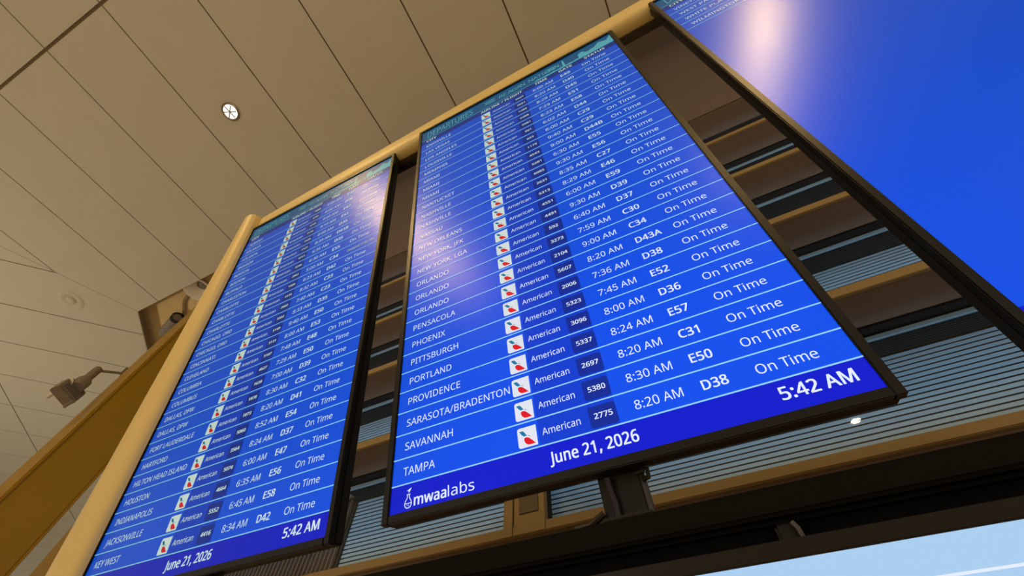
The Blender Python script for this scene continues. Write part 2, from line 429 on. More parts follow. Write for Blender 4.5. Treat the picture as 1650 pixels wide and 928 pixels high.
# outlines of the letters and figures on the screens: advance, contours
GLYPHS = '''{"A":[626,[[353,703,274,703,0,0,89,0,173,217,450,217,534,0,625,0],
[312,612,326,563,331,549,345,507,424,295,202,295,281,507]]],"B":[637,[[95,700,95,0,341,0,389,3,432,10,471,23,505,41,533,63,555,91,571,123,581,159,584,199,582,233,575,263,564,288,548,309,530,327,507,341,483,352,456,361,427,367,427,372,455,378,479,388,500,400,519,416,534,433,546,453,554,476,559,500,561,526,553,584,531,629,494,661,442,683,376,696,295,700],
[183,625,299,625,353,622,396,613,429,600,452,579,465,552,470,517,466,482,455,453,436,431,408,415,367,405,313,402,183,402],
[183,328,318,328,358,327,392,322,420,313,443,302,461,288,474,271,483,251,488,230,490,206,486,169,474,137,454,111,423,91,380,79,325,75,183,75]]],"C":[620,[[432,709,396,710,344,707,296,698,252,684,212,664,177,639,147,610,120,576,99,538,82,496,70,451,62,402,60,351,64,281,76,217,96,160,123,110,159,68,203,34,255,10,314,-5,381,-10,418,-9,451,-7,481,-3,508,3,535,10,562,19,562,95,535,88,509,81,481,75,453,71,424,69,394,68,344,71,299,83,260,102,228,128,201,161,180,200,165,245,156,295,153,350,155,392,160,432,170,468,182,501,198,531,218,557,240,580,266,599,294,613,325,624,359,630,395,632,426,631,455,627,482,621,508,612,532,604,554,594,589,669,562,681,532,691,500,699,466,705]]],"D":[716,[[95,700,95,0,290,0,364,4,429,18,487,40,537,71,579,111,612,160,636,217,651,283,656,357,651,428,637,491,614,546,582,592,542,631,494,661,439,683,378,696,311,700],
[183,625,298,625,351,621,399,612,442,596,478,573,508,543,532,507,549,463,559,412,563,354,555,269,531,200,492,146,436,107,365,83,278,75,183,75]]],"E":[545,[[95,700,95,0,486,0,486,77,183,77,183,327,469,327,469,404,183,404,183,623,486,623,486,700]]],"F":[509,[[95,700,95,0,183,0,183,297,468,297,468,375,183,375,183,623,486,623,486,700]]],"G":[714,[[461,709,423,710,350,705,285,690,227,665,177,631,136,590,103,540,79,483,65,420,60,350,64,279,77,216,99,158,128,109,166,67,212,34,265,10,326,-5,395,-10,442,-9,486,-6,526,-1,565,6,603,15,641,26,641,370,399,370,399,291,553,291,553,83,535,79,515,75,494,72,471,69,445,67,416,67,357,71,306,83,264,102,229,129,200,163,179,202,164,247,155,297,152,350,155,406,166,456,183,500,207,539,238,572,275,598,317,617,365,629,418,632,451,631,483,627,514,621,544,612,572,603,598,592,631,669,600,681,568,691,534,699,498,705]]],"H":[726,[[183,700,95,700,95,0,183,0,183,326,542,326,542,0,630,0,630,700,542,700,542,404,183,404]]],"I":[332,[[292,700,39,700,39,649,122,629,122,70,39,51,39,0,292,0,292,51,210,70,210,629,292,649]]],"J":[268,[[178,700,90,700,90,4,89,-23,84,-46,76,-65,66,-79,54,-91,41,-99,26,-104,10,-108,-6,-109,-19,-108,-31,-108,-43,-106,-55,-104,-66,-102,-76,-99,-76,-174,-67,-177,-56,-180,-45,-183,-33,-185,-19,-186,-4,-186,31,-184,63,-177,92,-165,118,-149,139,-127,156,-100,168,-69,176,-32,178,11]]],"K":[607,[[183,700,95,700,95,0,183,0,183,272,255,334,503,0,607,0,319,395,596,700,493,700,304,488,223,399,203,377,183,355]]],"L":[514,[[183,700,95,700,95,0,489,0,489,78,183,78]]],"M":[889,[[95,700,95,0,176,0,176,425,176,449,176,474,175,498,175,521,174,543,173,564,172,583,171,599,170,614,174,614,404,0,476,0,710,613,714,613,710,542,709,521,708,499,707,476,707,453,707,430,707,0,794,0,794,700,665,700,445,126,441,126,225,700]]],"N":[745,[[95,700,95,0,176,0,176,391,176,415,176,439,175,462,171,548,170,565,169,581,173,581,547,0,650,0,650,700,568,700,568,305,568,283,568,260,569,236,575,121,571,121,197,700]]],"O":[766,[[451,706,384,711,315,706,255,691,202,666,158,632,123,590,95,540,75,484,64,421,60,352,62,299,69,250,79,204,95,162,115,124,139,90,168,60,202,36,240,16,283,2,331,-7,383,-10,434,-7,481,2,523,16,561,35,595,60,624,89,649,123,669,161,685,203,697,249,704,298,706,351,702,420,690,484,669,541,641,591,605,632,561,666,509,691],
[334,630,384,633,456,625,514,600,558,558,588,502,607,433,613,351,610,295,602,244,588,199,569,160,544,127,513,101,476,82,433,70,383,67,334,70,291,82,253,101,222,127,197,160,177,199,164,244,156,295,153,351,156,407,164,458,177,502,197,541,222,574,253,600,291,618]]],"P":[593,[[95,700,95,0,183,0,183,273,264,273,313,275,357,281,396,291,430,304,458,321,482,340,502,362,517,386,529,411,537,438,542,466,543,494,536,555,515,605,480,646,430,676,364,694,280,700],
[183,625,273,625,329,621,375,610,409,591,433,565,447,531,452,490,450,458,442,431,430,408,414,389,392,374,365,362,333,354,296,350,254,348,183,348]]],"Q":[766,[[451,706,384,711,315,706,255,691,202,666,158,632,123,590,95,540,75,484,64,421,60,352,62,299,69,250,79,204,95,162,115,124,139,90,168,60,202,36,240,16,283,2,331,-7,383,-10,408,-9,543,-167,670,-167,502,8,545,26,582,49,615,78,642,113,665,152,683,196,696,244,703,296,706,351,702,420,690,484,669,541,641,591,605,632,561,666,509,691],
[334,630,384,633,456,625,514,600,558,558,588,502,607,433,613,351,610,295,602,244,588,199,569,160,544,127,513,101,476,82,433,70,383,67,334,70,291,82,253,101,222,127,197,160,177,199,164,244,156,295,153,351,156,407,164,458,177,502,197,541,222,574,253,600,291,618]]],"R":[610,[[95,700,95,0,183,0,183,289,323,289,492,0,595,0,403,314,426,323,448,335,470,349,490,365,508,385,523,408,534,435,541,466,543,501,540,543,531,580,516,612,494,639,466,661,432,678,391,690,343,698,288,700],
[183,624,283,624,320,622,351,618,378,611,401,601,420,587,434,571,444,550,450,526,452,497,448,457,435,424,413,398,381,379,340,367,288,364,183,364]]],"S":[538,[[320,709,282,710,240,707,202,700,166,688,135,672,109,651,87,627,71,599,62,567,59,531,60,505,64,481,70,459,79,439,90,420,104,403,120,387,139,373,160,359,184,347,210,335,239,324,279,309,312,295,339,281,360,267,377,253,389,237,397,220,402,201,404,179,402,158,396,138,386,120,373,104,355,91,333,80,308,73,279,68,246,67,209,68,173,72,138,79,105,88,75,98,50,108,50,24,66,17,83,11,102,5,122,1,144,-3,167,-6,191,-8,216,-9,242,-10,291,-7,335,1,375,14,410,32,439,54,462,81,479,112,489,148,492,187,490,222,482,252,470,278,453,301,432,322,405,341,375,358,340,374,301,389,266,403,236,417,211,429,191,442,175,456,163,472,155,489,150,508,148,530,150,550,155,568,163,584,174,598,189,610,207,620,228,627,253,631,280,632,311,631,340,628,369,622,397,614,423,605,448,595,475,671,448,682,419,691,388,699,355,705]]],"T":[545,[[534,700,10,700,10,623,228,623,228,0,317,0,317,623,534,623]]],"U":[717,[[176,700,88,700,88,249,96,176,119,114,156,61,209,22,275,-2,355,-10,413,-6,464,5,508,24,545,49,575,80,598,116,614,157,624,200,627,247,627,700,540,700,540,247,538,213,532,182,522,153,507,128,487,107,463,90,434,77,400,69,360,67,304,72,258,88,222,114,197,149,182,193,176,246]]],"V":[588,[[92,700,0,700,250,0,338,0,588,700,495,700,338,253,320,197,315,180,310,163,305,146,301,130,298,114,294,98,291,114,287,130,283,146,269,196,263,214,257,232,250,251]]],"W":[912,[[104,700,12,700,197,0,286,0,419,456,423,471,427,486,444,555,447,566,452,597,487,459,624,0,713,0,899,700,807,700,699,274,694,253,689,233,684,214,680,194,676,176,673,157,669,140,667,122,665,106,656,156,653,170,635,244,631,259,626,275,498,700,407,700,283,277,261,189,258,174,255,160,246,106,238,157,236,171]]],"X":[575,[[117,700,19,700,236,365,4,0,97,0,285,304,471,0,571,0,337,367,554,700,461,700,288,425]]],"Y":[555,[[96,700,0,700,233,268,233,0,322,0,322,272,555,700,460,700,277,356]]],"Z":[561,[[513,700,49,700,49,622,406,622,37,67,37,0,523,0,523,78,144,78,513,633]]],"0":[561,[[329,706,279,711,227,706,183,692,145,668,114,636,90,594,71,545,58,488,51,423,48,351,51,279,59,215,73,157,93,108,118,66,150,33,187,9,230,-5,279,-10,319,-7,355,1,387,15,415,33,439,57,459,86,476,119,490,157,500,199,507,246,511,296,513,351,510,423,501,488,487,545,467,594,442,636,410,668,372,692],
[246,634,279,637,312,634,341,623,364,605,384,581,399,549,411,510,419,464,424,411,425,351,424,290,419,237,411,191,399,152,384,120,364,95,341,78,312,67,279,64,246,67,218,78,195,96,175,120,160,152,149,191,141,237,136,291,134,351,136,411,141,464,149,510,160,549,175,581,195,605,218,623]]],"1":[561,[[348,700,276,700,87,553,132,495,207,556,248,591,258,600,268,610,264,489,264,0,348,0]]],"2":[561,[[311,707,270,710,241,709,213,705,187,699,162,691,138,681,115,670,94,657,74,643,55,627,101,570,128,589,154,605,180,619,207,628,237,634,270,636,304,633,334,623,359,606,378,583,389,554,393,519,391,488,385,459,375,432,360,405,342,378,320,351,294,322,264,291,230,257,47,72,47,0,510,0,510,78,156,78,156,82,302,226,336,261,368,294,396,326,421,357,442,389,459,421,471,453,479,488,481,524,478,560,470,593,455,623,436,649,411,670,382,687,349,700]]],"3":[561,[[334,704,267,710,221,707,179,700,141,688,106,673,75,656,48,637,91,578,109,590,126,600,144,609,161,617,180,624,200,630,221,634,244,636,268,637,304,634,335,625,361,609,380,588,391,562,395,530,393,505,386,482,375,461,360,443,340,427,316,415,288,405,256,400,220,398,151,398,151,325,219,325,258,323,293,319,325,312,352,302,374,288,392,272,404,252,412,228,415,201,410,161,396,127,373,100,339,79,294,67,237,63,205,64,173,68,139,75,106,84,74,95,44,109,44,28,73,16,103,6,134,-1,167,-6,201,-9,236,-10,295,-7,345,2,389,17,425,37,454,61,476,91,492,124,502,160,505,199,500,242,487,280,464,312,431,337,390,354,338,365,338,369,366,376,392,386,415,399,435,415,452,433,466,455,475,479,481,506,483,536,477,584,460,625,430,661,388,688]]],"4":[561,[[350,704,21,232,21,159,356,159,356,0,439,0,439,159,541,159,541,236,439,236,439,704],
[357,612,361,612,356,457,356,236,105,236,315,535,322,546,330,558,337,572,345,586,351,599]]],"5":[561,[[105,700,78,370,122,342,137,345,156,349,178,352,201,355,222,356,241,357,297,353,341,341,375,320,398,292,412,257,417,215,414,183,407,154,395,130,379,109,359,93,335,80,308,71,277,66,244,64,213,65,181,69,148,76,116,85,87,96,62,110,62,28,85,17,112,8,142,0,174,-5,208,-9,243,-10,295,-7,342,3,384,18,420,39,450,66,474,99,491,136,501,177,505,224,502,265,492,302,476,335,454,363,427,386,394,405,357,419,315,427,270,429,247,429,226,428,207,425,162,419,178,622,456,622,456,700]]],"6":[561,[[389,710,375,710,324,707,279,700,240,687,205,669,174,648,148,623,126,595,107,564,91,530,79,494,69,457,62,419,58,379,55,339,54,299,56,249,62,203,72,162,86,126,103,93,123,66,146,42,171,23,199,9,229,-2,260,-8,292,-10,336,-7,375,3,410,19,441,40,467,67,487,100,503,137,512,179,515,225,512,268,503,307,489,341,470,370,446,394,418,413,386,427,351,435,312,438,285,437,260,433,238,427,218,419,199,410,183,398,169,385,157,371,146,356,140,356,143,394,148,430,155,465,164,497,177,527,193,555,212,579,236,600,264,617,296,629,334,637,376,639,391,639,406,638,421,636,435,634,449,631,461,627,461,701,449,704,436,706,420,708,404,709],
[265,368,294,371,335,366,369,353,396,331,414,302,426,267,429,225,425,175,412,134,391,102,363,80,330,67,291,63,267,64,246,70,226,78,208,90,193,104,179,121,167,139,158,158,150,178,145,199,142,221,141,242,143,263,150,283,160,303,175,321,193,338,214,351,238,362]]],"7":[561,[[513,700,43,700,43,622,421,622,133,0,228,0,513,633]]],"8":[561,[[319,708,279,710,241,708,205,701,173,690,143,675,119,656,98,634,83,607,74,577,71,543,72,516,78,490,87,468,99,447,114,428,131,410,150,394,171,379,193,366,168,353,144,339,122,323,101,304,83,284,68,262,57,237,50,209,48,178,51,141,60,107,75,77,96,51,122,30,154,13,192,0,235,-7,282,-10,327,-7,367,1,403,14,435,32,462,54,483,80,499,110,509,144,512,181,509,212,502,239,491,264,475,286,456,306,434,324,410,341,384,356,356,371,379,384,402,398,423,413,441,430,458,449,471,469,481,491,487,515,489,542,486,577,477,608,462,634,442,657,417,676,388,691,355,701],
[245,637,278,640,314,637,344,629,370,614,389,594,400,569,404,539,402,517,397,497,388,479,376,463,361,449,345,436,326,425,305,414,283,404,260,415,239,425,219,437,200,449,185,463,172,478,163,496,157,516,155,539,159,569,170,594,190,614,215,629],
[237,318,265,330,280,325,309,313,335,301,358,287,379,273,396,257,409,241,419,222,425,202,427,180,423,147,411,117,390,93,361,74,324,63,280,59,234,63,197,74,169,93,148,117,136,145,132,177,134,201,139,222,148,241,159,259,174,275,192,290,213,304]]],"9":[561,[[305,708,273,710,229,707,190,697,155,681,124,660,98,633,77,600,61,562,52,520,49,474,52,431,60,392,74,359,93,330,117,306,145,287,177,273,212,265,250,262,278,263,303,267,325,273,345,281,363,290,379,302,394,315,406,329,417,343,423,343,420,306,416,270,409,235,399,202,387,172,371,145,351,121,327,100,300,83,267,71,229,63,186,61,172,61,157,62,141,64,126,67,112,70,100,74,100,0,112,-3,126,-5,143,-7,159,-9,174,-10,188,-10,239,-7,284,0,324,13,359,31,389,52,416,77,438,105,457,136,473,170,485,206,495,243,501,282,506,321,509,361,510,401,508,451,502,496,492,537,478,574,461,606,441,633,418,657,393,676,366,691,336,701],
[234,633,273,637,296,636,318,630,338,622,356,610,372,596,385,579,397,561,406,542,413,521,418,500,422,479,423,458,420,437,414,417,403,397,389,379,371,362,350,349,326,338,299,332,269,329,227,334,193,347,167,368,149,397,138,433,134,475,139,525,152,566,173,597,201,619]]],":":[263,[[147,117,130,119,115,117,101,112,88,104,78,92,73,75,71,53,73,32,78,15,88,2,101,-7,115,-12,130,-14,147,-12,161,-7,174,2,184,15,190,32,192,53,190,75,184,92,174,104,161,112],
[147,538,130,539,115,538,101,533,88,525,78,512,73,495,71,473,73,451,78,434,88,422,101,413,115,408,130,406,147,408,161,413,174,422,184,434,190,451,192,473,190,495,184,512,174,525,161,533]]],",":[263,[[181,114,89,114,86,90,81,65,76,38,71,10,65,-18,59,-47,53,-74,47,-101,40,-126,104,-126,114,-102,125,-77,136,-51,146,-25,156,2,166,28,174,55,182,79,188,103]]],"/":[365,[[355,700,271,700,10,0,94,0]]]," ":[255,[]],"a":[550,[[341,530,282,534,249,533,216,528,184,521,154,512,127,501,103,489,129,425,152,435,175,444,199,452,224,459,250,463,277,465,309,462,336,453,358,439,374,418,383,387,386,348,386,317,297,314,219,307,155,291,107,267,73,235,52,194,45,146,47,113,55,84,67,58,83,37,103,20,126,7,152,-2,180,-8,211,-10,239,-9,264,-6,286,-1,306,6,324,15,341,27,357,41,372,57,387,75,391,75,408,0,471,0,471,358,465,414,450,458,425,492,388,516],
[308,254,385,257,385,210,380,163,366,125,341,97,309,76,272,64,230,60,204,62,181,69,161,80,146,97,137,118,134,145,139,176,151,202,172,223,204,238,249,249]]],"b":[603,[[170,745,83,745,83,0,145,0,163,67,170,67,186,47,207,29,231,13,260,0,294,-7,332,-10,374,-6,412,4,446,21,476,44,502,75,522,112,537,156,546,206,549,263,542,345,523,413,490,466,446,504,393,527,332,534,294,532,260,524,231,512,207,496,186,477,170,456,165,456,166,468,167,484,168,501,169,521,169,542,170,564],
[318,463,362,457,398,441,425,413,444,374,456,324,460,264,456,203,444,153,425,114,398,85,363,68,320,62,268,67,229,85,201,113,184,153,173,202,170,262,170,266,171,308,176,345,183,377,195,404,210,425,229,442,254,453,283,460]]],"c":[471,[[326,534,300,535,255,532,213,523,174,507,140,484,110,455,86,418,68,373,58,320,54,260,57,201,68,150,85,107,108,70,136,41,170,19,208,3,249,-7,294,-10,323,-9,348,-7,371,-2,392,3,411,10,429,19,429,95,411,87,390,80,369,74,346,69,321,66,293,65,262,67,234,75,210,87,189,105,173,127,160,154,151,185,145,221,143,261,145,302,151,339,160,371,173,398,190,420,211,437,236,450,265,457,298,460,317,459,336,456,357,452,377,447,395,441,412,435,438,507,421,514,401,521,377,527,352,532]]],"e":[553,[[329,532,286,535,242,532,201,520,164,502,132,477,105,445,83,407,67,363,57,314,54,259,57,204,68,154,86,111,110,74,140,44,175,21,215,4,259,-6,307,-10,341,-9,372,-6,400,-1,426,5,453,14,479,25,479,100,452,89,426,80,400,73,372,68,343,65,311,64,262,69,222,84,189,110,164,146,149,191,143,246,503,246,503,298,500,344,491,385,477,423,457,456,432,484,402,506,368,522],
[247,460,285,465,313,463,337,456,357,446,374,431,388,414,399,393,407,370,411,343,413,315,145,315,153,358,167,395,188,425,214,447]]],"i":[253,[[170,525,83,525,83,0,170,0],
[140,721,127,723,114,721,102,717,91,709,83,699,78,685,76,668,78,651,83,637,91,626,102,619,114,614,127,613,140,614,152,619,162,626,171,637,176,651,177,668,176,685,171,699,162,709,152,717]]],"l":[253,[[170,745,83,745,83,0,170,0]]],"m":[917,[[364,533,325,535,305,534,285,531,265,526,246,520,228,511,211,500,196,486,183,471,171,454,166,454,153,525,83,525,83,0,170,0,170,273,171,312,175,346,183,376,194,402,208,424,226,441,249,453,277,460,310,463,333,461,353,457,371,449,385,438,397,424,406,407,412,387,416,364,418,338,418,0,503,0,503,290,507,342,518,385,536,419,563,443,599,458,645,463,678,459,705,449,726,431,740,407,749,376,752,338,752,0,837,0,837,342,832,404,818,453,793,490,759,515,714,530,660,535,626,533,594,526,563,514,535,497,511,475,491,447,486,447,471,475,452,497,427,514,398,526]]],"n":[606,[[394,530,336,535,314,534,293,531,272,526,251,520,232,511,214,500,198,486,183,471,171,454,166,454,153,525,83,525,83,0,170,0,170,273,173,329,184,376,203,414,231,441,271,457,324,463,360,459,390,449,413,431,429,407,438,375,441,336,441,0,526,0,526,342,521,404,505,453,478,490,441,515]]],"o":[593,[[344,532,298,535,250,532,207,521,168,503,134,479,106,448,83,411,67,368,57,319,54,264,56,222,62,183,72,148,86,116,103,87,123,62,145,40,171,22,199,8,229,-2,261,-8,295,-10,331,-8,365,-2,397,8,425,22,451,40,474,62,494,87,510,116,523,148,533,183,538,222,540,264,537,319,526,368,509,411,486,448,458,479,424,503,386,521],
[247,457,296,463,330,460,359,452,384,439,404,420,421,398,434,371,444,339,449,303,451,264,449,224,444,189,435,156,422,128,405,105,384,86,359,73,330,64,297,62,264,64,235,73,210,86,189,105,172,128,159,156,150,189,145,224,143,264,147,321,159,370,179,410,208,439]]],"r":[405,[[339,535,328,535,305,534,283,529,262,521,242,511,224,498,208,483,193,466,180,448,168,429,164,429,154,525,83,525,83,0,170,0,170,280,171,306,175,331,182,353,191,373,202,392,216,408,231,423,247,434,265,444,283,451,303,455,323,457,332,457,342,456,351,455,379,450,390,529,381,531,371,533,360,534,349,535]]],"s":[470,[[278,534,247,535,192,531,144,519,104,499,74,471,56,437,50,396,52,369,59,346,70,325,85,308,103,292,125,278,151,265,180,252,213,239,245,227,271,215,293,204,309,193,322,183,331,173,337,162,341,150,342,137,339,115,329,97,313,81,289,69,257,62,218,60,187,61,157,66,127,73,99,82,73,92,51,102,51,24,72,14,96,6,121,-1,149,-6,181,-9,216,-10,257,-8,294,-2,327,8,356,21,381,39,400,60,414,85,423,113,425,145,423,172,417,195,407,215,393,233,375,249,353,263,328,276,299,288,268,301,237,313,210,325,188,335,170,344,156,354,145,364,138,375,134,387,132,401,135,419,145,435,160,448,182,457,209,463,241,465,266,464,291,460,316,455,340,448,363,440,385,431,415,500,390,510,364,519,337,526,308,531]]],"y":[500,[[93,525,1,525,213,-2,185,-72,178,-90,169,-106,159,-121,148,-134,135,-145,121,-153,105,-160,88,-163,69,-165,58,-164,47,-164,11,-159,11,-227,20,-229,30,-231,41,-233,54,-234,67,-235,82,-235,115,-233,144,-226,169,-215,192,-200,212,-181,230,-158,246,-132,260,-104,274,-73,500,525,407,525,300,227,291,201,282,174,274,148,266,123,260,101,255,83,251,83,248,98,244,113,240,128,235,143,230,159,225,175,207,226]]],"d":[603,[[520,745,433,745,433,535,434,524,434,511,439,458,433,458,422,472,409,485,395,497,379,508,362,517,342,525,321,531,297,534,271,535,210,528,157,505,113,466,80,413,61,345,54,262,60,179,80,111,113,58,156,20,209,-2,270,-10,296,-9,320,-5,342,1,361,9,379,19,395,30,409,42,422,56,433,71,437,71,450,0,520,0],
[240,458,282,464,334,458,374,440,402,411,420,371,431,321,434,261,434,245,431,189,419,143,400,107,372,82,333,67,283,62,240,68,205,85,178,114,159,153,147,202,143,260,147,318,159,367,178,408,205,439]]],"u":[606,[[165,525,77,525,77,181,80,140,87,103,99,73,116,47,137,26,163,10,194,-1,229,-8,269,-10,291,-9,313,-6,334,-1,355,5,374,14,392,25,409,37,423,52,435,70,439,70,452,0,523,0,523,525,436,525,436,252,435,213,430,179,422,149,410,122,394,101,374,84,349,72,318,64,281,62,245,65,216,76,193,93,177,118,168,149,165,187]]],"w":[771,[[100,526,11,526,155,1,253,1,347,296,351,310,356,323,382,436,386,436,423,297,513,1,614,1,760,526,672,526,598,246,578,167,574,149,570,132,567,116,564,102,563,90,559,90,557,103,554,117,551,133,547,149,542,166,524,230,433,526,339,526,246,230,211,89,207,89,205,102,203,117,200,134,196,151,192,170,187,189,183,208,178,227,173,246]]]}'''
_cache = {}
GL = json.loads(GLYPHS)
def text_geo(s, bold=0):
    """flat filled lettering (size 1, capital height 0.7) from the outline table"""
    k = (s, bold)
    if k not in _cache:
        tab = GL
        c = bpy.data.curves.new('t', 'CURVE'); c.dimensions = '2D'; c.fill_mode = 'FRONT'
        x = 0.0
        for ch in s:
            adv, loops = tab[ch]
            for l in loops:
                sp = c.splines.new('POLY'); sp.points.add(len(l) // 2 - 1); sp.use_cyclic_u = True
                for i in range(len(l) // 2):
                    sp.points[i].co = ((x + l[2 * i]) / 1000, l[2 * i + 1] / 1000, 0, 1)
            x += adv + (14 if bold else 0)
        o = bpy.data.objects.new('t', c); COL.objects.link(o)
        dg = bpy.context.evaluated_depsgraph_get()
        me = bpy.data.meshes.new_from_object(o.evaluated_get(dg))
        vs = [v.co[:2] for v in me.vertices]; fs = []
        for p in me.polygons:
            t = tuple(p.vertices); a, b, d = (vs[i] for i in t[:3])
            fs.append(t if (b[0] - a[0]) * (d[1] - a[1]) - (b[1] - a[1]) * (d[0] - a[0]) > 0 else t[::-1])
        bpy.data.objects.remove(o); bpy.data.curves.remove(c); bpy.data.meshes.remove(me)
        x0 = min(v[0] for v in vs); x1 = max(v[0] for v in vs)
        _cache[k] = ([(a - x0, b) for a, b in vs], fs, x1 - x0)
    return _cache[k]

class SM(MB):
    """flat screen content in layout units"""
    keep = True
    def quad(self, u0, v0, u1, v1, lay, mi):
        self.poly([P(u0, v1, lay), P(u1, v1, lay), P(u1, v0, lay), P(u0, v0, lay)], mi)
    def shape(self, pts, lay, mi):
        a = sum(pts[i][0] * pts[(i + 1) % len(pts)][1] - pts[(i + 1) % len(pts)][0] * pts[i][1] for i in range(len(pts)))
        if a > 0: pts = pts[::-1]
        self.poly([P(u, v, lay) for u, v in pts], mi)
    def rrect(self, u0, v0, u1, v1, r, lay, mi, rc=(1, 1, 1, 1)):
        pts = []
        for (cx, cy, a0, on) in ((u1 - r, v0 + r, -90, rc[1]), (u1 - r, v1 - r, 0, rc[2]), (u0 + r, v1 - r, 90, rc[3]), (u0 + r, v0 + r, 180, rc[0])):
            if on:
                for k in range(5):
                    a = radians(a0 + 22.5 * k); pts.append((cx + r * cos(a), cy + r * sin(a)))
            else:
                pts.append((u1 if a0 in (-90, 0) else u0, v0 if a0 in (-90, 180) else v1))
        self.shape(pts, lay, mi)
    def text(self, s, u, v, size, mi=TEXT, bold=0, xs=1.0, width=None, maxw=None, lay=-0.012):
        vs, fs, w = text_geo(s, bold)
        kx = width / w if width else size * xs
        if maxw and w * kx > maxw: kx = maxw / w
        for n, (dx, dy) in enumerate(((0.021, 0.012), (-0.021, 0.012), (0.021, -0.012), (-0.021, -0.012)) if bold else ((0, 0),)):
            self.mesh([P(u + (a + dx) * kx, v - (b + dy) * size, lay - 0.0012 * n) for a, b in vs], fs, mi)
        return w * kx
    def stroke(self, pts, w, lay, mi):
        for i in range(len(pts) - 1):
            a, b = Vector(pts[i]), Vector(pts[i + 1])
            d = (b - a).normalized() * w * 0.5; n = Vector((-d.y, d.x))
            self.shape([tuple(a + n - d * .5), tuple(b + n + d * .5), tuple(b - n + d * .5), tuple(a - n - d * .5)], lay, mi)

PITCH, ROW0 = 0.5508, 1.15
def header(parent):
    m = SM()
    m.quad(0, 0, 9, 0.80, -0.004, HEAD)
    m.quad(0, 0.77, 9, 0.80, -0.008, SKY)
    # generic city skyline: low hills, an obelisk, a small dome, roofs
    hill = [(5.6, 0.78)] + [(5.6 + 3.4 * k / 24, 0.78 - 0.07 - 0.05 * sin(k * 1.3) ** 2 - 0.012 * k * (k > 15)) for k in range(25)] + [(9, 0.78)]
    for i in range(1, len(hill) - 2):
        m.shape([(hill[i][0], 0.78), (hill[i + 1][0], 0.78), hill[i + 1], hill[i]], -0.006, SKY)
    m.shape([(6.86, 0.78), (6.98, 0.78), (6.95, 0.2), (6.92, 0.14), (6.89, 0.2)], -0.009, SKY)
    m.shape([(7.72 + 0.16 * cos(a), 0.5 + 0.2 * sin(a)) for a in [pi + pi * k / 10 for k in range(11)]] + [(7.88, 0.78), (7.56, 0.78)], -0.009, SKY)
    m.shape([(8.25, 0.78), (8.25, 0.45), (8.5, 0.22), (8.78, 0.40), (9, 0.1), (9, 0.78)], -0.007, SKY)
    m.text('DEPARTURES', 0.3, 0.66, 0.62, SKY, 0, width=2.35)
    m.quad(3.25, 0.28, 3.75, 0.34, -0.01, SKY); m.quad(3.25, 0.44, 3.75, 0.5, -0.01, SKY)
    u = 3.95
    for ch in 'REAGAN NATIONAL':
        if ch != ' ': m.text(ch, u, 0.56, 0.36, SKY, 0)
        u += 0.17 if ch == ' ' else (0.12 if ch == 'I' else 0.205)
    m.quad(6.15, 0.28, 6.6, 0.34, -0.01, SKY); m.quad(6.15, 0.44, 6.6, 0.5, -0.01, SKY)
    m.build('header_banner', SCR, parent)
    m = SM()
    m.quad(0, 0.80, 9, ROW0, -0.004, SUB)
    for t, u in (('CITY', 0.28), ('AIRLINE / FLIGHT', 3.02), ('TIME', 5.55), ('GATE', 6.62), ('STATUS', 7.72)):
        m.text(t, u, 1.07, 0.24, TEXT, 1, xs=1.0)
    m.build('column_headings', SCR, parent)

def flight_row(parent, i, city, num, time, gate, status=None):
    t = ROW0 + PITCH * i
    b = t + PITCH
    m = SM()
    m.quad(0, b - 0.026, 9, b + 0.0, -0.008, LINE)
    m.text(city, 0.28, t + 0.365, 0.245, maxw=2.68)
    # airline badge: white rounded tile with a teal and red tail mark
    x0, y0, w, h = 3.02, t + 0.085, 0.41, 0.40
    m.rrect(x0, y0, x0 + w, y0 + h, 0.05, -0.008, TILE, (1, 0, 0, 1))
    T = lambda pts: [(x0 + a * w, y0 + c * h) for a, c in pts]
    m.shape(T([(0.10, 0.17), (0.30, 0.16), (0.40, 0.29), (0.49, 0.44), (0.33, 0.45), (0.24, 0.37), (0.18, 0.28)]), -0.012, TEAL)
    m.shape(T([(0.50, 0.45), (0.58, 0.44), (0.70, 0.52), (0.60, 0.50)]), -0.012, GREY)
    m.shape(T([(0.33, 0.54), (0.46, 0.51), (0.58, 0.56), (0.72, 0.70), (0.90, 0.90), (0.66, 0.91), (0.48, 0.89), (0.37, 0.78), (0.32, 0.65)]), -0.012, RED)
    m.text('American', 3.55, t + 0.345, 0.20, width=0.79)
    m.rrect(4.52, t + 0.075, 5.06, t + 0.49, 0.06, -0.008, BOX, (0, 1, 1, 1))
    vs, fs, wd = text_geo(num, 1)
    m.text(num, 4.80 - wd * 0.15 / 2 * 1.08, t + 0.325, 0.15, TEXT, 1, xs=1.08)
    m.text(time, 5.40, t + 0.365, 0.245, xs=1.0)
    m.text(gate, 6.62, t + 0.365, 0.25, TEXT, 1, xs=1.0)
    if status: m.text(status, 7.50, t + 0.34, 0.17, YEL, 0, width=1.3)
    else: m.text('On Time', 7.52, t + 0.365, 0.25, width=0.96)
    o = m.build('flight_row', SCR, parent)
    if status: o['label'] = 'row with yellow delayed status'
    return o

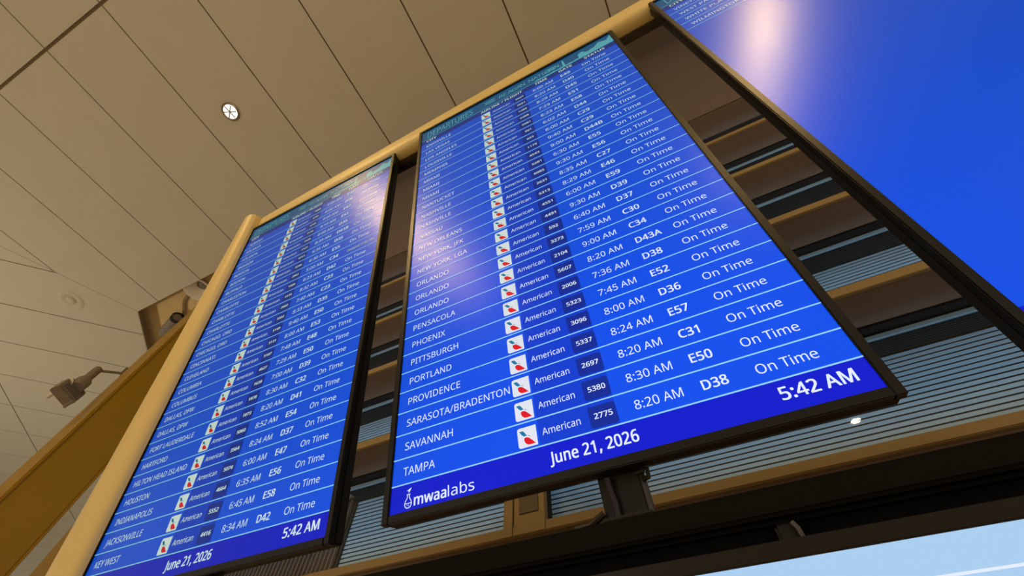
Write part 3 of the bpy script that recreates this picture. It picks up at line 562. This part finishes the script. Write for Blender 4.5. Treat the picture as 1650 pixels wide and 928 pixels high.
def footer(parent):
    m = SM()
    m.quad(0, 15.472, 9, 16, -0.004, FOOT)
    m.text('June 21, 2026', 3.62, 15.83, 0.30, TEXT, 1, width=1.68)
    m.text('5:42 AM', 7.66, 15.80, 0.30, TEXT, 1, width=1.09)
    w1 = m.text('mwaa', 0.60, 15.92, 0.285, TEXT, 1, width=0.76)
    m.text('labs', 0.60 + w1 + 0.04, 15.92, 0.285, TEXT, 0, width=0.60)
    fl = [(0.425, 15.68), (0.425, 15.74), (0.38, 15.81), (0.365, 15.86), (0.385, 15.91), (0.42, 15.935), (0.48, 15.935), (0.515, 15.91), (0.535, 15.86), (0.52, 15.81), (0.475, 15.74), (0.475, 15.68)]
    m.stroke(fl, 0.018, -0.01, TEXT)
    m.stroke([(0.41, 15.68), (0.49, 15.68)], 0.016, -0.01, TEXT)
    m.stroke([(0.37, 15.85), (0.53, 15.85)], 0.013, -0.01, TEXT)
    for c in ((0.43, 15.885), (0.47, 15.90), (0.455, 15.87)):
        m.shape([(c[0] + 0.009 * cos(k), c[1] + 0.009 * sin(k)) for k in range(6)], -0.01, TEXT)
    m.shape([(0.40, 15.605), (0.52, 15.555), (0.47, 15.645), (0.455, 15.615)], -0.01, TEXT)
    m.shape([(0.445, 15.62), (0.455, 15.615), (0.46, 15.65), (0.45, 15.655)], -0.01, TEXT)
    m.build('footer_bar', SCR, parent)

BZ, BD, TH = 0.17, 0.05, 0.42                # bezel width, lip, housing thickness (units)
def casing(root, w, h, bz=BZ):
    v0 = 16 - h
    m = MB()
    def bar(a, b): m.box(P(*a, -BD), P(*b, 0.12), 0, 0.0016)
    bar((-bz, v0 - bz), (0, 16 + bz)); bar((w, v0 - bz), (w + bz, 16 + bz))
    bar((0, v0 - bz), (w, v0)); bar((0, 16), (w, 16 + bz))
    m.build('bezel', M_bezel, root)
    m = MB()
    m.box(P(-bz + .02, v0 - bz + .02, 0.12), P(w + bz - .02, 16 + bz - .02, TH), 0, 0.003)
    m.box(P(w * .2, v0 + h * .2, TH), P(w * .8, v0 + h * .8, TH + 0.22), 0, 0.004)
    m.build('rear_housing', M_house, root)

def display(u0, z, label, rows, foot=True):
    root = empty('departures_display')
    root.matrix_world = asm_matrix(asm_origin(u0, z))
    tag(root, label, 'display', 'departures displays in the overhead row')
    casing(root, 9, 16)
    m = SM()
    m.quad(0, 0, 3.47, 16, 0, BG)
    nrow = len(rows)
    vb = ROW0 + PITCH * nrow
    m.quad(3.47, 0, 5.06, vb, 0, BAND); m.quad(5.06, 0, 9, vb, 0, BG)
    if vb < 15.4: m.quad(3.47, vb, 9, 16, 0, BG)
    else: m.quad(3.47, vb, 9, 16, 0, BG)
    m.quad(-0.0, 16.0, 9, 16.001, 0, BG)
    s = m.build('screen', SCR, root)
    header(s)
    for i, r in enumerate(rows): flight_row(s, i, *r)
    footer(s)
    return root

ROWS_L = [('ALBANY', '5603', '6:00 AM', 'E48'), ('ATLANTA', '2741', '6:00 AM', 'D36'), ('ATLANTA', '3155', '9:00 AM', 'E47'),
 ('BANGOR', '5118', '9:10 AM', 'E51'), ('BOSTON', '2129', '8:00 AM', 'D35'), ('BOSTON', '2121', '8:39 AM', 'D41B'),
 ('BUFFALO', '4717', '6:35 AM', 'D35'), ('CHARLESTON', '5290', '6:30 AM', 'E55'), ('CHARLOTTE', '2061', '5:00 AM', 'C34', 'Delayed 6:00 AM'),
 ('CHARLOTTE', '1584', '6:23 AM', 'D42'), ('CHARLOTTE', '1518', '8:32 AM', 'C33'), ('CHICAGO, ORD', '2002', '7:40 AM', 'C23'),
 ('CHICAGO, ORD', '5502', '8:33 AM', 'D35'), ('CINCINNATI', '5149', '9:40 AM', 'E50'), ('CLEVELAND', '5131', '8:00 AM', 'E53'),
 ('COLUMBIA', '5107', '7:48 AM', 'E48'), ('COLUMBUS', '4627', '7:29 AM', 'E50'), ('DALLAS, DFW', '1639', '7:00 AM', 'D39'),
 ('DALLAS, DFW', '1878', '8:30 AM', 'C32'), ('FORT LAUDERDALE', '1873', '8:20 AM', 'D41'), ('HARTFORD', '5060', '8:52 AM', 'E54'),
 ('HILTON HEAD ISLAND', '3564', '8:24 AM', 'D37'), ('HOUSTON', '5074', '6:00 AM', 'E47'), ('INDIANAPOLIS', '4664', '6:35 AM', 'E56'),
 ('JACKSONVILLE', '5552', '6:45 AM', 'E58'), ('KEY WEST', '4416', '8:34 AM', 'D42')]
ROWS_C = [('KNOXVILLE', '5647', '6:00 AM', 'E49'), ('LAS VEGAS', '2661', '8:20 AM', 'D40'), ('LOS ANGELES', '1388', '8:29 AM', 'D45'),
 ('LOUISVILLE', '5488', '7:29 AM', 'E51'), ('MEMPHIS', '5981', '8:23 AM', 'E58'), ('MIAMI', '901', '6:02 AM', 'D44'),
 ('MIAMI', '433', '8:00 AM', 'C29'), ('MIAMI', '1179', '9:40 AM', 'C29'), ('NANTUCKET', '4543', '9:00 AM', 'D44B'),
 ('NASHVILLE', '5281', '6:30 AM', 'E55'), ('NASHVILLE', '6085', '9:30 AM', 'E56'), ('NASSAU', '2631', '8:35 AM', 'C27'),
 ('NEW ORLEANS', '5313', '8:29 AM', 'E46'), ('NEW YORK, JFK', '4551', '6:00 AM', 'E59'), ('NEW YORK, LGA', '4491', '9:30 AM', 'D39'),
 ('ORLANDO', '592', '6:40 AM', 'D37'), ('ORLANDO', '3273', '7:59 AM', 'C30'), ('ORLANDO', '2104', '9:00 AM', 'C34'),
 ('PENSACOLA', '5607', '8:20 AM', 'D43A'), ('PHOENIX', '2006', '7:36 AM', 'D38'), ('PITTSBURGH', '5323', '7:45 AM', 'E52'),
 ('PORTLAND', '3096', '8:00 AM', 'D36'), ('PROVIDENCE', '5337', '8:24 AM', 'E57'), ('SARASOTA/BRADENTON', '2697', '8:20 AM', 'C31'),
 ('SAVANNAH', '5380', '8:30 AM', 'E50'), ('TAMPA', '2775', '8:20 AM', 'D38')]
ROWS_R = [('VINEYARD HAVEN', '5672', '8:15 AM', 'E49'), ('WEST PALM BEACH', '1412', '7:05 AM', 'D40'),
 ('WHITE PLAINS', '4789', '8:45 AM', 'E51'), ('WILMINGTON', '5344', '9:05 AM', 'E58')]
display(-10.924, 0.26, 'tall blue departures display beside the beige post, listing Key West last', ROWS_L)
display(0.0, 0.0, 'tall blue departures display in the middle, listing Tampa last', ROWS_C)
display(10.90, -0.224, 'tall mostly empty blue departures display at right, listing Wilmington last', ROWS_R)

# lower landscape display: only its top strip is in view
low = empty('lower_display')
low.matrix_world = asm_matrix(asm_origin(1.0, 0) - Vector((0, -sin(TILT), cos(TILT))) * (10.81 * S))
tag(low, 'pale blue lit display below the black beam, only its top strip showing', 'display')
casing(low, 16, 9, 0.22)
m = SM(); m.quad(0, 7, 16, 16, 0, PALE)
m.quad(6.2, 7.385, 16, 7.415, -0.006, TEXT)
m.build('screen', SCR, low)

# ================================================================== FRAME AROUND THE DISPLAYS
fr = empty('display_stand'); fr.matrix_world = asm_matrix(asm_origin(0, 0))
tag(fr, 'beige rounded metal frame with black lower beam holding the departures displays', 'stand')
def post_section(v, k):
    pr = [(0.0, .75), (0.0, .12), (.06, .0), (.2, -.08), (.45, -.15), (.75, -.14), (1.0, -.04), (1.18, .13), (1.28, .35), (1.30, .75)]
    return [Vector(P(-10.98 - a * k, v, c)) for a, c in pr]
mb = MB()
secs = [post_section(-1.12, 0.74), post_section(-1.02, 0.80), post_section(0, 0.86), post_section(8, 1.18), post_section(16, 1.5), post_section(24, 1.75)]
n = len(secs[0])
vs = [p for s in secs for p in s]
fs = [(i * n + j, i * n + (j + 1) % n, (i + 1) * n + (j + 1) % n, (i + 1) * n + j) for i in range(len(secs) - 1) for j in range(n)]
fs += [tuple(range(n))[::-1], tuple(range((len(secs) - 1) * n, len(secs) * n))]
mb.mesh(vs, fs)
mb.build('post', M_post, fr, smooth=True)
mb = MB()
def rail_pt(u, v, z): return Vector(P(u, v, z - 0.0228 * (u - 4.5)))
pr = [(-1.28, .5), (-1.28, .12), (-1.22, .03), (-1.1, .0), (-.52, -.02), (-.33, .01), (-.2, .08), (-.13, .2), (-.1, .36), (-.1, .5)]
A = [rail_pt(-11.0, v, z) for v, z in pr]; B = [rail_pt(21, v, z) for v, z in pr]
n = len(pr)
mb.mesh(A + B, [(i, (i + 1) % n, n + (i + 1) % n, n + i) for i in range(n)] + [tuple(range(n))[::-1], tuple(range(n, 2 * n))])
mb.build('top_rail', M_post, fr, smooth=True)
mb = MB()
pr = [(-1.2, .5), (0.0, .5), (0.0, .86), (-1.2, .86)]
A = [rail_pt(-10.9, v, z) for v, z in pr]; B = [rail_pt(21, v, z) for v, z in pr]
mb.mesh(A + B, [(i, (i + 1) % 4, 4 + (i + 1) % 4, 4 + i) for i in range(4)] + [(0, 1, 2, 3), (4, 5, 6, 7)])
mb.build('rail_shade_box', M_railshade, fr)  # dark box standing in for the shaded underside of the rail
mb = MB()
mb.box(P(-11.2, 16.90, 0.10), P(21, 17.29, 0.75), 0, 0.004)
mb.box(P(-11.2, 17.29, 0.50), P(21, 17.62, 0.75), 0, 0.002)
mb.box(P(-11.2, 17.31, 0.24), P(21, 17.36, 0.50), 0, 0.002)
mb.build('lower_beam', M_beam, fr)
mb = MB()
mb.box(P(-6, 0.02, 0.86), P(2.5, 0.30, 1.05), 0, 0.002)
mb.build('crossbar', M_steel, fr)

# brackets under the displays, standing on the beam
def bracket(u, z, label):
    r = empty('display_bracket'); r.matrix_world = asm_matrix(asm_origin(u, z))
    tag(r, label, 'bracket', 'brackets under the displays')
    m = MB(); m.box(P(-.42, 15.2, .45), P(.34, 16.89, .60), 0, 0.002); m.box(P(-.42, 16.84, .2), P(.42, 16.89, .62), 0, 0.001)
    m.build('plate', M_steel, r)
    m = MB(); m.box(P(.34, 16.0, .44), P(.42, 16.89, .62), 0, 0.001); m.build('flange', M_edge, r)
    m = MB(); m.tube([P(-.20, 16.2, .30), P(-.2, 16.4, .34), P(-.17, 16.6, .37), P(-.18, 16.84, .36)], 0.0045, 8); m.build('cable', M_cable, r, smooth=True)
    m = MB(); m.tube([P(.3, 16.23, .30), P(.42, 16.22, .30), P(.52, 16.2, .32), P(.5, 16.33, .34), P(.38, 16.34, .38)], 0.0035, 8); m.build('cable_loop', M_cableb, r, smooth=True)
    m = MB(); m.tube([P(-.42, 16.72, .40), P(-.7, 16.86, .36), P(-.95, 16.88, .34)], 0.0045, 8); m.build('cable_tail', M_cableb, r, smooth=True)
    return r
bracket(4.72, 0.0, 'black bracket and cables under the middle departures display')
bracket(-6.2, 0.26, 'black bracket under the departures display beside the beige post')
r = empty('hanger_clip'); r.matrix_world = asm_matrix(asm_origin(6.95, 0))
tag(r, 'small dark hanger clip in the gap above the pale blue display', 'clip')
m = MB(); m.box(P(-.22, 17.36, .28), P(.1, 17.62, .42), 0, 0.003); m.build('plate', M_steel, r)
m = MB(); m.tube([P(.02, 17.38, .2), P(.06, 17.46, .18), P(.07, 17.6, .2)], 0.003, 8); m.build('hook', M_edge, r, smooth=True)

# ================================================================== YELLOW COLUMNS
def column(x0, x1, y0, y1, label):
    r = empty('steel_column', ((x0 + x1) / 2, (y0 + y1) / 2, 0)); tag(r, label, 'column', 'yellow steel columns')
    m = MB(); t = 0.035
    m.box((x0, y0, -EYE), (x1, y0 + 0.05, 8.598), 0, 0.02)
    m.build('front_flange', M_yellow, r, org=r.location, lift=True)
    m = MB(); m.box((x0 + .02, y0 + 0.05, -EYE), (x1 - 0.012, y1 - t, 8.598), 0, 0.008)
    m.build('web', M_yellow, r, org=r.location, lift=True)
    m = MB(); m.box((x0, y1 - t, -EYE), (x1, y1, 8.598), 0, 0.008)
    m.build('rear_flange', M_yellow, r, org=r.location, lift=True)
column(-8.47, -7.95, 1.70, 2.40, 'broad yellow steel column left of the beige post, the nearer one')
column(-9.35, -8.80, 3.02, 3.75, 'yellow steel column mostly hidden behind the nearer one and the post')

# ================================================================== CEILING FIXTURES
def downlight(x, y, label, lens=M_lens):
    r = empty('ceiling_downlight', (x, y, EYE + H)); tag(r, label, 'light', 'round ceiling downlights')
    m = MB(); m.lathe([(0.135, 0.0), (0.16, -0.012), (0.165, -0.02), (0.15, -0.026), (0.13, -0.02), (0.125, 0.0)], (x, y, H), 36)
    m.build('trim_ring', M_chrome, r, org=r.location, smooth=True, lift=True)
    m = MB()
    prof = [(0.0, -0.030), (0.04, -0.0285), (0.085, -0.023), (0.128, -0.012)]
    m.lathe(prof, (x, y, H), 36)
    m.build('lens', lens, r, org=r.location, lift=True)
    m = MB()
    for k in range(3):
        a = k * pi / 3 + 0.4
        m.tube([(x - .12 * cos(a), y - .12 * sin(a), H - 0.034), (x + .12 * cos(a), y + .12 * sin(a), H - 0.034)], 0.010, 6)
    m.build('louvre_bar', M_chrome, r, org=r.location, lift=True)
downlight(-5.61, -0.95, 'bright round downlight in the brown panelled ceiling above the frame', M_lens_low)
for i, y in enumerate((-6.9, -9.0, -10.45)):
    for x, s in ((-5.5, 'left'), (4.75, 'right')):
        downlight(x, y, 'round ceiling downlight behind the viewer, %s of %s row seen as reflection' % (('first', 'second', 'third')[i], s))

r = empty('sprinkler_rose', (-12.78, 0.51, EYE + H)); tag(r, 'small round sprinkler rose in the ceiling near the mitred joint', 'sprinkler')
m = MB(); m.lathe([(0.30, 0.0), (0.28, -0.02), (0.22, -0.03), (0.16, -0.02), (0.13, 0.0)], (-12.78, 0.51, H), 32); m.build('cover_plate', M_ceil, r, org=r.location, smooth=True, lift=True)
m = MB(); m.lathe([(0.13, -0.002), (0.09, -0.05), (0.0, -0.06)], (-12.78, 0.51, H), 24); m.build('sprinkler_head', M_ceil, r, org=r.location, smooth=True, lift=True)

# floodlight held out from the yellow column on an arm
def eyept(px, py, y):
    c = ((px - 825) / 661.58, (py - 464) / 661.58, 1.0)
    w = [sum(a * b for a, b in zip(R, c)) for R in (R0, R1, R2)]
    return Vector([v * y / w[1] for v in w])
A = eyept(156, 597, 1.42); B = eyept(129, 619, 1.35); Cc = eyept(110, 631, 1.32)
ax = (A - Cc).normalized()
r = empty('floodlight', tuple(A + Vector((0, 0, EYE)))); tag(r, 'grey floodlight on an arm beside the yellow column', 'floodlight')
m = MB(); m.tube([A + (A - B) * .06, A, B], 0.062, 12); m.build('arm', M_fixt, r, org=r.location, smooth=True, lift=True)
E1 = eyept(185, 611, 1.76); E1.x = -8.50
m = MB(); m.tube([A, A + (E1 - A) * .6, E1], 0.022, 10); m.build('strut', M_fixt, r, org=r.location, smooth=True, lift=True)
m = MB(); m.box(E1 - Vector((.012, .08, .08)), E1 + Vector((.026, .08, .08)), 0, .006); m.build('mounting_plate', M_fixt, r, org=r.location, lift=True)
m = MB(); m.lathe([(0.0, -.12), (.09, -.12), (.10, -.09), (.10, .09), (.09, .12), (0, .12)], B, 20, axis=ax); m.build('knuckle', M_fixt, r, org=r.location, smooth=True, lift=True)
m = MB(); m.lathe([(.08, 0), (.075, .03), (.05, .03), (.045, 0)], B - Vector((-.02, .10, .06)), 20, axis=(-0.1, -.8, -.6)); m.build('locking_ring', M_white, r, org=r.location, smooth=True, lift=True)
rot = Vector((1, 0, 0)).rotation_difference(ax).to_matrix()
m = MB(); m.box((-.36, -.36, -.16), (.30, .36, .16), 0, 0.03)
for k in range(7): m.box((-.30 + .09 * k, -.33, -.2), (-.27 + .09 * k, .33, -.15), 0)
m.v = [tuple(rot @ (Vector(p) * 0.45) + Cc) for p in m.v]
m.build('lamp_head', M_fixt, r, org=r.location, lift=True)
m = MB(); m.tube([eyept(92, 630, 1.3), eyept(76, 640, 1.3)], 0.028, 8); m.build('visor_rod', M_white, r, org=r.location, lift=True)
m = MB(); m.tube([eyept(118, 646, 1.3), eyept(103, 656, 1.3)], 0.018, 8); m.build('visor_rod', M_fixt, r, org=r.location, lift=True)

# things in the void above the ceiling edge
def at_h(px, py, z):
    v = eyept(px, py, 1.0); return v * (z / v.z)
r = empty('conduit_pipe', tuple(at_h(297, 500, 8.5) + Vector((0, 0, EYE)))); tag(r, 'thin tan conduit pipe with an elbow in the dark ceiling void', 'pipe')
m = MB(); pts = [at_h(301, 545, 8.56), at_h(298, 520, 8.56), at_h(296.5, 490, 8.56), at_h(297.5, 484, 8.56), at_h(300, 480, 8.56), at_h(312, 469, 8.56)]
m.tube(pts, 0.04, 10); m.build('pipe', M_fascia, r, org=r.location, smooth=True, lift=True)
c = at_h(274, 524, 8.36)
r = empty('void_fixture', tuple(c + Vector((0, 0, EYE)))); tag(r, 'dark drum shaped fixture in the ceiling void beside the yellow column', 'fixture')
m = MB(); m.lathe([(0, -.42), (.11, -.42), (.13, -.38), (.13, .38), (.11, .42), (0, .42)], c, 20, axis=(at_h(288, 509, 8.36) - at_h(261, 539, 8.36)).normalized()); m.build('drum', M_fixt, r, org=r.location, smooth=True, lift=True)
m = MB(); m.lathe([(.13, -.06), (.138, -.06), (.138, .06), (.13, .06)], c + (at_h(288, 509, 8.36) - c) * .8, 20, axis=(at_h(288, 509, 8.36) - c).normalized()); m.build('end_ring', M_dark, r, org=r.location, smooth=True, lift=True)
c = at_h(322, 463, 8.42)
r = empty('reflector_lamp', tuple(c + Vector((0, 0, EYE)))); tag(r, 'pale unlit reflector lamp in the ceiling void behind the post top', 'lamp')
m = MB(); m.lathe([(.10, .16), (.16, .10), (.34, -.08), (.35, -.11), (.31, -.10), (.12, .08)], c, 28); m.build('reflector', M_white, r, org=r.location, smooth=True, lift=True)
m = MB(); m.lathe([(.0, .178), (.10, .178), (.09, .10), (0, .06)], c, 20); m.build('lamp_socket', M_fixt, r, org=r.location, smooth=True, lift=True)
